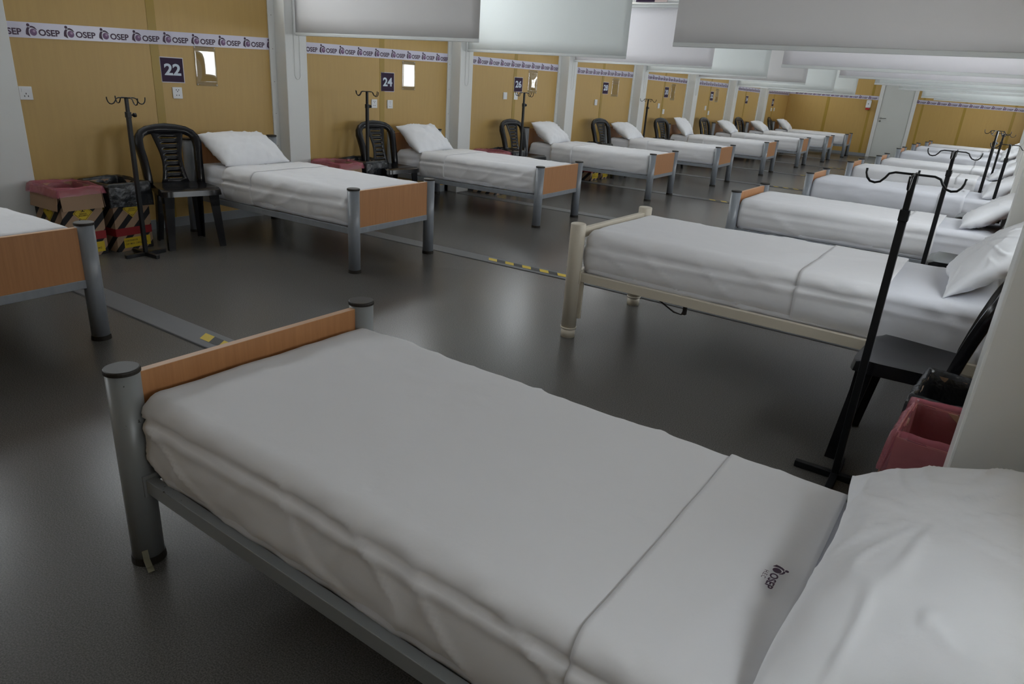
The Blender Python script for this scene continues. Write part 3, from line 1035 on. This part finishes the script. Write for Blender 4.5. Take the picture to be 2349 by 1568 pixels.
PI_L = PI + math.radians(3.5)
LB = {-1: (2.12, -3.03), 0: (1.985, -0.475), 1: (1.92, 1.92), 2: (1.89, 4.53), 3: (1.895, 6.86), 4: (1.905, 9.32), 5: (1.93, 11.69), 6: (1.965, 13.9), 7: (1.955, 16.17)}
RB = {-1: (3.835, -2.925), 0: (3.755, -0.477), 1: (3.73, 2.215), 2: (3.765, 4.63), 3: (3.757, 6.97), 4: (3.825, 8.90), 5: (3.75, 11.69), 6: (3.74, 14.1), 7: (3.81, 16.0)}
WB = 0.815
LL, LR = 1.76, 1.95
proto_l = make_bed(LL, WB, 0.305)
LB2 = 1.85
proto_l2 = make_bed(LB2, WB, 0.305)
proto_r = make_bed(LR, WB, 0.268, fh=0.58)
fg_bed = make_bed(2.0, WB, 0.272, fh=0.585, steel=M_STEEL_WORN)
cream = make_bed(LR, 0.835, 0.375, cream=True, fh=0.64)
build_tree_index()
GB = 'hospital beds on the ward'
TILT = math.radians(48)
pil_l = {0: (.02, 0.02, 0), 1: (.0, .02, 0.02), 2: (.0, .02, .03), 3: (0, 0, -.03), 4: (0, .02, .06), 5: (0, .02, 0), 6: (0, .0, 0), 7: (0, 0, 0)}
for n, (x, y) in LB.items():
    Ln = LL if n < 1 else LB2
    o = proto_l if n == -1 else (proto_l2 if n == 1 else copy_tree(proto_l if n == 0 else proto_l2))
    o.location = (x, y, 0); o.rotation_euler = (0, 0, PI_L)
    if n == -1:
        who = 'the cut-off bed at the left picture edge'
        tag(o, 'grey steel bed with wooden foot board cut off by the left picture edge', 'bed', GB)
    else:
        who = 'the %s bed along the left wall, number %s' % (ORD[n], NUMS[n])
        tag(o, 'grey steel bed with wooden end boards, %s along the left wall, number %s' % (ORD[n], NUMS[n]), 'bed', GB)
    tl = {0: 38, 1: 50, 2: 52, 3: 46, 4: 62, 5: 48, 6: 44, 7: 50}.get(n, 30)
    t_ = math.radians(tl)
    t_ -= math.radians(8 if n < 1 else 14)
    pil = None if n == -1 else (Ln - 0.07 - 0.20 * math.cos(t_), 0.07 if n < 1 else 0.11, (0.570 if n < 1 else 0.555) + 0.19 * math.sin(t_), t_, 0.64, 0.41, 0.17, pil_l[n][2])
    zt = 0.545 if n >= 0 else 0.55
    dress((x, y, 0), PI_L, Ln, WB, 0.31, zt, 3.7 * n + 20, who, (Ln - 0.72, Ln - 0.40), pil, step=0.022 if n in (0, 1) else 0.032,
          stamp=(Ln - 0.46, 0.05, PI / 2) if n in (0, 1, 2) else None, hem=0.02, amp=1.7)
rnames = {-1: 'the foreground bed', 0: 'the cream metal bed', 1: 'the third bed of the right row', 2: 'the fourth bed of the right row', 3: 'the fifth bed of the right row',
          4: 'the sixth bed of the right row', 5: 'the seventh bed of the right row', 6: 'the eighth bed of the right row', 7: 'the farthest bed of the right row'}
for n, (x, y) in RB.items():
    if n == -1: o = fg_bed
    elif n == 0: o = cream
    elif n == 1: o = proto_r
    else: o = copy_tree(proto_r)
    o.location = (x, y, 0)
    if n == -1: tag(o, 'large foreground steel bed with wooden foot board and chipped grey paint', 'bed', GB)
    elif n == 0: tag(o, 'cream painted metal bed with an open foot rail, only cream one', 'bed', GB)
    else: tag(o, 'grey steel bed, %s counted from the foreground' % rnames[n].replace('the ', '', 1), 'bed', GB)
    zb, zt = (0.272, 0.515)
    if n == -1: zb, zt = 0.266, 0.505
    if n == 0: zb, zt = 0.372, 0.60
    if n == -1:
        pil = (1.790, 0.030, 0.604, math.radians(20), 0.80, 0.42, 0.21, 0.0)
        fold = (1.335, 1.60)
    elif n == 0:
        pil = (1.83, 0.02, 0.745, math.radians(45), 0.68, 0.42, 0.14, 0.05)
        fold = (1.14, 1.49)
    else:
        pil = (1.80, 0.0, 0.640, math.radians(33), 0.68, 0.42, 0.14, 0.03 * (n % 3 - 1))
        fold = (1.27, 1.50)
    st = 0.0125 if n == -1 else (0.018 if n == 0 else (0.024 if n == 1 else 0.034))
    dress((x, y, 0), 0.0, LR, WB, zb, zt, 5.3 * n + 41, rnames[n], fold, pil, step=st, hem=0.014 if n != 0 else 0.004, amp=1.25, hwi=0.030 if n == -1 else 0.018, rr=0.036 if n == -1 else 0.045, cz0=0.79 if n == -1 else 0.70,
          stamp=(1.535, -0.01, -PI / 2) if n == -1 else ((fold[1] - .06, 0.1, -PI / 2) if n in (1, 2) else None),
          msheet=M_SHEETB if n in (2, 5, 6) else M_SHEET)


# ------------------------------------------------------------------ black plastic chairs
def make_chair():
    root = empty('plastic_chair')
    # seat with down-turned rim
    bm = bmesh.new()
    N = 16
    g = []
    for i in range(N + 1):
        u = i / N                     # 0 back .. 1 front
        x = -0.17 + 0.375 * u
        hw = 0.175 + 0.030 * min(1, u * 1.4)
        row = []
        for j in range(N + 1):
            v = -1 + 2 * j / N
            z = 0.430 - 0.016 * (1 - v * v) * math.sin(PI * min(1, u * 1.15)) + 0.004
            if u > 0.85: z -= 0.012 * ((u - 0.85) / 0.15) ** 2
            xx = x - (0.022 * abs(v) ** 8 if u > 0.9 else 0)
            row.append(bm.verts.new((xx, v * hw, z)))
        g.append(row)
    for i in range(N):
        for j in range(N):
            bm.faces.new((g[i][j], g[i + 1][j], g[i + 1][j + 1], g[i][j + 1]))
    per = [g[0][j] for j in range(N + 1)] + [g[i][N] for i in range(1, N + 1)] + [g[N][j] for j in range(N - 1, -1, -1)] + [g[i][0] for i in range(N - 1, 0, -1)]
    low = []
    for v in per:
        w = bm.verts.new((v.co.x * 1.02 + 0.002, v.co.y * 1.02, 0.385)); low.append(w)
    for k in range(len(per)):
        bm.faces.new((per[k], per[(k + 1) % len(per)], low[(k + 1) % len(per)], low[k]))
    o = mesh_obj('seat', bm, M_BLACKPL, root, smooth=True)
    md = o.modifiers.new('t', 'SOLIDIFY'); md.thickness = 0.005; md.offset = -1
    md = o.modifiers.new('e', 'EDGE_SPLIT'); md.split_angle = math.radians(45)
    # four legs of L section
    for sx in (-1, 1):
        for sy in (-1, 1):
            bm = bmesh.new()
            rings = []
            for z, dx, dy, w in ((0.42, 0.178 if sx > 0 else 0.150, 0.192 if sx > 0 else 0.165, 0.075), (0.30, 0.182 if sx > 0 else 0.158, 0.192 if sx > 0 else 0.165, 0.062),
                                 (0.0, 0.212 if sx > 0 else 0.190, 0.204 if sx > 0 else 0.172, 0.044)):
                t = 0.012
                X = sx * dx; Y = sy * dy
                prof = [(0, 0), (-w, 0), (-w, -t), (-t, -t), (-t, -w), (0, -w)]
                rings.append([bm.verts.new((X + sx * a, Y + sy * c, z)) for a, c in prof])
            for a, c in zip(rings, rings[1:]):
                for j in range(6):
                    bm.faces.new((a[j], a[(j + 1) % 6], c[(j + 1) % 6], c[j]))
            bm.faces.new(rings[0]); bm.faces.new(rings[-1])
            mesh_obj('leg', bm, M_BLACKPL, root)

    def bx(z): return -0.165 - max(0, z - 0.43) * 0.30 + 0.04 * math.sin(PI * min(1, max(0, (z - .43) / .41))) * 0.3
    arch = [(0.188, .40), (.187, .45), (.190, .52), (.195, .60), (.204, .67), (.207, .71), (.200, .75), (.175, .782), (.135, .802), (.07, .812), (0, .815)]
    full = [(y, z) for y, z in arch] + [(-y, z) for y, z in reversed(arch[:-1])]
    pts = [Vector((bx(z), y, z)) for y, z in full]
    bm = bmesh.new()
    rings = []
    for i, p in enumerate(pts):
        t = (pts[min(i + 1, len(pts) - 1)] - pts[max(i - 1, 0)]).normalized()
        nrm = Vector((1, 0, 0.3)).normalized()
        s = t.cross(nrm).normalized()
        k = 0.027 + 0.009 * (1 - min(1, abs(p.y) / 0.16)) + (0.004 if p.z > .7 else 0)
        dk = .010 + .012 * min(1, max(0, (0.80 - p.z) / .1))
        prof = [(-k, -dk), (-k * .85, dk), (k * .85, dk), (k, -dk), (k * .6, -dk - .004), (-k * .6, -dk - .004)]
        rings.append([bm.verts.new(p - s * a * (1 if True else 1) + nrm * b_) for a, b_ in prof])
    for a, c in zip(rings, rings[1:]):
        for j in range(6):
            bm.faces.new((a[j], a[(j + 1) % 6], c[(j + 1) % 6], c[j]))
    bm.faces.new(rings[0]); bm.faces.new(rings[-1])
    mesh_obj('back_frame', bm, M_BLACKPL, root, smooth=True)
    # slotted central splat
    bm = bmesh.new()

    def hwid(z):
        tab = [(.42, .104), (.46, .090), (.52, .077), (.58, .072), (.64, .077), (.70, .092), (.76, .108), (.80, .118), (.83, .122)]
        for (za_, wa_), (zb_, wb_) in zip(tab, tab[1:]):
            if z <= zb_: return wa_ + (wb_ - wa_) * max(0, (z - za_)) / (zb_ - za_)
        return tab[-1][1]
    zs = [0.425, 0.462]
    z = 0.462
    slots = []
    for k in range(9):
        slots.append((z, z + 0.006)); z += 0.006
        z2 = z + (0.0345)
        zs += [z, z2]; z = z2
    zs = sorted(set(zs))
    K = 10
    for za, zb in zip(zs, zs[1:]):
        slot = (zb - za) < 0.012
        for j in range(K):
            v0, v1 = -1 + 2 * j / K, -1 + 2 * (j + 1) / K
            if slot and -0.65 < (v0 + v1) / 2 < 0.65: continue
            q = []
            for (v, zz) in ((v0, za), (v1, za), (v1, zb), (v0, zb)):
                zc = min(zz, 0.795)
                q.append(bm.verts.new((bx(zc) + 0.004 - 0.014 * (1 - v * v) * 0.6, v * hwid(zc), zc)))
            bm.faces.new(q)
    bmesh.ops.remove_doubles(bm, verts=bm.verts[:], dist=0.0004)
    o = mesh_obj('splat', bm, M_BLACKPL, root, smooth=True)
    md = o.modifiers.new('t', 'SOLIDIFY'); md.thickness = 0.006; md.offset = 0
    return root


chair = make_chair()
build_tree_index()
GC = 'black plastic chairs beside the beds'
CHL = {0: (0.575, -1.245, -13), 1: (0.47, 1.03, -6), 2: (0.44, 3.48, -4), 3: (0.44, 5.86, -6), 4: (0.44, 8.17, -8), 5: (0.42, 10.42, -3), 6: (0.42, 12.66, -4), 7: (0.46, 15.03, 6)}
for n, (x, y, r) in CHL.items():
    o = chair if n == 0 else copy_tree(chair)
    o.location = (x, y, 0); o.rotation_euler = (0, 0, math.radians(r))
    tag(o, 'black slotted plastic chair, %s along the left wall, under number %s' % (ORD[n], NUMS[n]), 'chair', GC)
CHR = {0: (5.425, -1.15, 177), 1: (5.44, 1.13, 180), 2: (5.44, 3.56, 178), 3: (5.45, 5.95, 180), 4: (5.46, 8.35, 180)}
rl = {0: 'black plastic chair right of the cream bed, behind the pink-lined box', 1: 'black plastic chair between the cream bed and third bed of the right row',
      2: 'black plastic chair before the fourth bed of the right row', 3: 'black plastic chair before the fifth bed of the right row', 4: 'black plastic chair before the sixth bed of the right row'}
for n, (x, y, r) in CHR.items():
    o = copy_tree(chair)
    o.location = (x, y, 0); o.rotation_euler = (0, 0, math.radians(r)); o.scale = (0.86, 1, 1)
    tag(o, rl[n], 'chair', GC)


# ------------------------------------------------------------------ drip stands
def make_iv(h, zc, arm=0.145, leg=0.145):
    root = empty('drip_stand')
    bm = bmesh.new()
    box(bm, -leg, leg, -0.013, 0.013, 0.002, 0.026, bev=.002)
    mesh_obj('foot_bar', bm, M_IV, root)
    bm = bmesh.new()
    box(bm, -0.013, 0.013, 0.013, leg, 0.0, 0.024, bev=.002)
    box(bm, -0.013, 0.013, -leg, -0.013, 0.0, 0.024, bev=.002)
    mesh_obj('foot_bar', bm, M_IV, root)
    mesh_obj('outer_pole', boxm(-0.0125, 0.0125, -0.0125, 0.0125, 0.02, zc, bev=.002), M_IV, root)
    mesh_obj('inner_pole', boxm(-0.0095, 0.0095, -0.0095, 0.0095, zc - 0.01, h + 0.004, bev=.001), M_IV, root)
    bm = bmesh.new()
    box(bm, -0.015, 0.015, -0.015, 0.015, zc - 0.035, zc + 0.002, bev=.002)
    sweep(bm, [(0, 0.012, zc - 0.018), (0, 0.034, zc - 0.018)], circ(0.005))
    sweep(bm, [(0, 0.030, zc - 0.018), (0, 0.036, zc - 0.018), (0, 0.050, zc - 0.018), (0, 0.054, zc - 0.018)], circ(0.014, 12), scale=[.6, 1, 1, .5])
    mesh_obj('clamp_knob', bm, M_IV, root)
    for k in range(4):
        a = k * PI / 2
        loc = []
        prof = [(0.0, 0.0), (0.055, 0.0), (0.072, -0.006), (0.080, -0.020), (0.092, -0.034), (0.107, -0.039), (0.122, -0.036), (0.132, -0.025), (0.137, -0.010), (0.138, 0.004)]
        for d_, z in prof:
            loc.append((math.cos(a) * d_ * arm / 0.138, math.sin(a) * d_ * arm / 0.138, h + z))
        bm = sweep(bmesh.new(), loc, circ(0.0037, 8), up=Vector((-math.sin(a), math.cos(a), 0)))
        mesh_obj('hook', bm, M_IV, root, smooth=True)
    return root


GI = 'black drip stands beside the beds'
iv = make_iv(1.052, 0.962, arm=0.128)
iv2 = make_iv(1.13, 1.015, arm=0.142)
build_tree_index()
IVL = {0: (0.735, -1.665, iv, 'black drip stand before the waste boxes and chair left of bed 22'), 1: (0.42, 0.757, None, 'black drip stand before the second chair along the left wall'),
       2: (0.62, 3.10, None, 'black drip stand before the third chair along the left wall'), 4: (0.42, 7.02, None, 'black drip stand left of the fifth chair along the left wall')}
for n, (x, y, src, lab) in IVL.items():
    o = src if src else copy_tree(iv2)
    o.location = (x, y, 0)
    o.rotation_euler = (0, 0, math.radians({0: 3, 1: 4, 2: -3, 4: 2}[n]))
    if n == 2: o.scale = (0.95, 0.95, 1.05)
    if n == 4: o.scale = (1, 1, 1.03)
    tag(o, lab, 'drip stand', GI)
IVR = {0: (5.300, -1.498, iv2, 'largest black drip stand standing before the right-hand chair and boxes'), 1: (5.255, 0.90, None, 'second black drip stand of the right side, beside the cream bed'),
       2: (5.505, 3.3, None, 'third black drip stand of the right side, next to the column'), 3: (5.34, 5.7, None, 'fourth black drip stand of the right side, left of the thin one'),
       4: (5.37, 8.1, None, 'thin farthest black drip stand of the right side')}
for n, (x, y, src, lab) in IVR.items():
    o = src if src else copy_tree(iv2)
    o.location = (x, y, 0)
    o.rotation_euler = (0, 0, math.radians({0: 1, 1: -2, 2: 2, 3: -25, 4: 10}[n]))
    if n > 0: o.scale = (1, 1, {1: 0.975, 2: 0.96, 3: 1.01, 4: .94}[n])
    tag(o, lab, 'drip stand', GI)


# ------------------------------------------------------------------ cardboard waste boxes with bag liners
def text_part(s, w, h, bold, m, parent, loc, rot):
    o = link_mesh('lettering', fit_text(s, w, h, bold), m, parent)
    o.location = loc; o.rotation_euler = rot
    return o


def make_box(kind, seed, H=0.46, flaps=True, skirt=None):
    """open box, front face at +x; local origin at floor centre; footprint 0.33 x 0.325"""
    a, c = 0.165, 0.135
    root = empty('waste_box')
    bm = bmesh.new()
    t = 0.005
    box(bm, -a, a, -c, c, 0, t)
    box(bm, a - t, a, -c, c, t, H); box(bm, -a, -a + t, -c, c, t, H)
    box(bm, -a + t, a - t, c - t, c, t, H); box(bm, -a + t, a - t, -c, -c + t, t, H)
    mesh_obj('box_body', bm, M_STRIPE, root)
    bm = bmesh.new()
    q = [(a - t - .001, -c + t + .001), (a - t - .001, c - t - .001), (-a + t + .001, c - t - .001), (-a + t + .001, -c + t + .001)]
    lo_ = [bm.verts.new((x, y, t + 0.001)) for x, y in q]; hi_ = [bm.verts.new((x, y, H)) for x, y in q]
    for k in range(4):
        bm.faces.new((lo_[k], lo_[(k + 1) % 4], hi_[(k + 1) % 4], hi_[k]))
    bm.faces.new(lo_)
    mesh_obj('inner_lining', bm, M_CARD, root)
    FR = (PI / 2, 0, PI / 2)
    bm = boxm(a, a + 0.0008, -c, c, 0.110, 0.165)
    box(bm, -a, a, -c - 0.0008, -c, 0.110, 0.165); box(bm, -a, a, c, c + 0.0008, 0.110, 0.165)
    mesh_obj('red_band', bm, M_RED, root)
    lb = mesh_obj('yellow_label', boxm(a + 0.0006, a + 0.0016, -0.085, 0.115, 0.022, 0.092), M_YEL, root)
    o = text_part('CONTENEDOR', 0.095, 0.012, 0.01, M_BLK, root, (a + 0.0022, -0.078, 0.066), FR)
    o = text_part('CAP. MAX. CARGA 12KG', 0.17, 0.013, 0.01, M_BLK, root, (a + 0.0022, -0.078, 0.042), FR)
    # diamond hazard label on the front and the side
    for side in (0, 1):
        r = 0.066; yc = 0.0; zc = 0.300
        bm = bmesh.new()
        for k, (rr, off) in enumerate(((r, 0.0012),)):
            q = [(0, -rr), (rr, 0), (0, rr), (-rr, 0)]
            pts = [((a + off, yc + u, zc + v) if side == 0 else (u, -c - off, zc + v)) for u, v in q]
            bm.faces.new([bm.verts.new(p) for p in pts])
        dm = mesh_obj('hazard_diamond', bm, M_YEL, root)
        bm = bmesh.new()
        for q0, q1 in (((0, -.058), (.058, 0)), ((.058, 0), (0, .058)), ((0, .058), (-.058, 0)), ((-.058, 0), (0, -.058))):
            d_ = Vector((q1[0] - q0[0], q1[1] - q0[1], 0)).normalized(); nn = Vector((-d_.y, d_.x, 0)) * 0.0012
            ps = [(q0[0] + nn.x, q0[1] + nn.y), (q1[0] + nn.x, q1[1] + nn.y), (q1[0] - nn.x, q1[1] - nn.y), (q0[0] - nn.x, q0[1] - nn.y)]
            bm.faces.new([bm.verts.new((a + .002, yc + u, zc + v) if side == 0 else (u, -c - .002, zc + v)) for u, v in ps])
        # biohazard trefoil: three open rings round a small ring

        def ring(cx, cz, r0, r1, a0=0, a1=2 * PI):
            n = 14
            va, vb = [], []
            for i in range(n + 1):
                t_ = a0 + (a1 - a0) * i / n
                for rr, lst in ((r0, va), (r1, vb)):
                    u, v = cx + rr * math.cos(t_), cz + rr * math.sin(t_)
                    lst.append(bm.verts.new((a + .002, yc + u, zc + v) if side == 0 else (u, -c - .002, zc + v)))
            for i in range(n): bm.faces.new((va[i], va[i + 1], vb[i + 1], vb[i]))
        for k in range(3):
            th = PI / 2 + k * 2 * PI / 3
            ring(0.0095 * math.cos(th), 0.022 + 0.0095 * math.sin(th), 0.0065, 0.0105, th + 0.5, th + 2 * PI - 0.5)
        ring(0, 0.022, 0.0055, 0.0075)
        mesh_obj('hazard_symbol', bm, M_BLK, dm)
        if side == 0:
            text_part('RIESGO', 0.045, 0.009, 0.01, M_BLK, dm, (a + 0.0024, -0.022, zc - 0.010), FR)
            text_part('BIOLOGICO', 0.060, 0.009, 0.01, M_BLK, dm, (a + 0.0024, -0.030, zc - 0.022), FR)
            text_part('6.2', 0.014, 0.009, 0.01, M_BLK, dm, (a + 0.0024, -0.007, zc - 0.050), FR)
    # outward turned flaps (plain cardboard) under the bag of the pink one
    if kind == 'pink' and flaps:
        bm = bmesh.new()
        fl = 0.135
        for (p0, p1, dx, dy) in (((a, -c), (a, c), 1, 0), ((-a, -c), (-a, c), -1, 0), ((-a, c), (a, c), 0, 1), ((-a, -c), (a, -c), 0, -1)):
            o1 = 0.004; o2 = 0.022
            q = [(p0[0] + dx * o1, p0[1] + dy * o1, H), (p1[0] + dx * o1, p1[1] + dy * o1, H), (p1[0] + dx * o2, p1[1] + dy * o2, H - fl), (p0[0] + dx * o2, p0[1] + dy * o2, H - fl)]
            bm.faces.new([bm.verts.new(v) for v in q])
        o = mesh_obj('outer_flap', bm, M_CARD, root)
        md = o.modifiers.new('t', 'SOLIDIFY'); md.thickness = 0.004; md.offset = 1
    # liner: inside, over the rim, hanging skirt
    skirt = skirt or (0.045 if kind == 'pink' else 0.145)
    bm = bmesh.new()
    NP = 96
    levels = [(-0.30, -0.020), (-0.16, -0.016), (-0.08, -0.014), (-0.02, -0.010), (0.012, -0.004), (0.020, 0.004), (0.010, 0.016), (-0.02, 0.022), (-skirt * .6, 0.024), (-skirt, 0.027)]
    rings = []
    for li, (dz, do) in enumerate(levels):
        ring = []
        for k in range(NP):
            t_ = k / NP * 4
            sd = int(t_); u = t_ - sd
            ca, cc = a + do, c + do
            cs = [(ca, -cc), (ca, cc), (-ca, cc), (-ca, -cc)]
            p0, p1 = cs[sd], cs[(sd + 1) % 4]
            x = p0[0] + (p1[0] - p0[0]) * u; y = p0[1] + (p1[1] - p0[1]) * u
            w = fb(x * 14 + seed, y * 14, dz * 6 + seed, 1.0) * 0.008 + noise.noise(Vector((x * 40 + seed, y * 40, dz * 12))) * 0.003
            nx_, ny_ = ((1, 0), (0, 1), (-1, 0), (0, -1))[sd]
            sgn = 1
            zz = H + dz + fb(x * 7 + seed, y * 7, li * 0.3, 1.0) * (0.010 if li > 3 else 0.004)
            w = max(w, -0.006) if li >= 6 else w
            ring.append(bm.verts.new((x + nx_ * w * sgn, y + ny_ * w * sgn, zz)))
        rings.append(ring)
    for r0, r1 in zip(rings, rings[1:]):
        for k in range(NP):
            bm.faces.new((r0[k], r0[(k + 1) % NP], r1[(k + 1) % NP], r1[k]))
    bm.faces.new(rings[0])
    mesh_obj('bag_liner', bm, M_PINKBAG if kind == 'pink' else M_BLACKBAG, root, smooth=True)
    return root


GW = 'cardboard waste boxes beside the beds'
pk = make_box('pink', 1.0); bk = make_box('black', 5.0)
build_tree_index()
first = {'pink': True, 'black': True}
for n in range(0, 8):
    for kind, src, dy in (('pink', pk, -1.965), ('black', bk, -1.645)):
        o = src if first[kind] else copy_tree(src)
        first[kind] = False
        off = {0: 0.0, 1: -.02, 2: 0.01, 3: -.03, 4: -.05, 5: 0, 6: 0, 7: 0}[n]
        o.location = (0.375, n * P + dy + off, 0)
        o.rotation_euler = (0, 0, math.radians(6 if kind == 'black' else 4))
        if n > 0: o.scale = (1, 1, 1.06)
        tag(o, '%s-lined cardboard waste box left of the %s chair along the left wall' % (kind, ORD[n]), 'waste box', GW)
for kind, src, y, x, sc_z in (('pink', pk, -1.93, 5.63, 1.04), ('black', bk, -1.575, 5.635, 1.02)):
    o = make_box('pink', 3.0, skirt=0.095) if kind == 'pink' else copy_tree(src)
    o.location = (x, y, 0)
    o.rotation_euler = (0, 0, PI + math.radians(-3))
    o.scale = (0.88, 1.12, sc_z)
    tag(o, '%s-lined cardboard waste box at the right, %s' % (kind, 'beside the foreground pillow' if kind == 'pink' else 'between pink-lined box and chair'), 'waste box', GW)

# torn tape end on the foreground bed's foot
bm = bmesh.new()
sweep(bm, [(3.873, -3.360, 0.055), (3.882, -3.362, 0.03), (3.888, -3.360, 0.008), (3.905, -3.364, 0.003)], rect(0.001, 0.008), up=Vector((0, 1, 0.2)))
tag(mesh_obj('tape_scrap', bm, mat('dirty translucent tape', (0.22, 0.21, 0.15), 0.3)), 'torn scrap of dirty tape at the foot of the foreground bed post', 'tape')
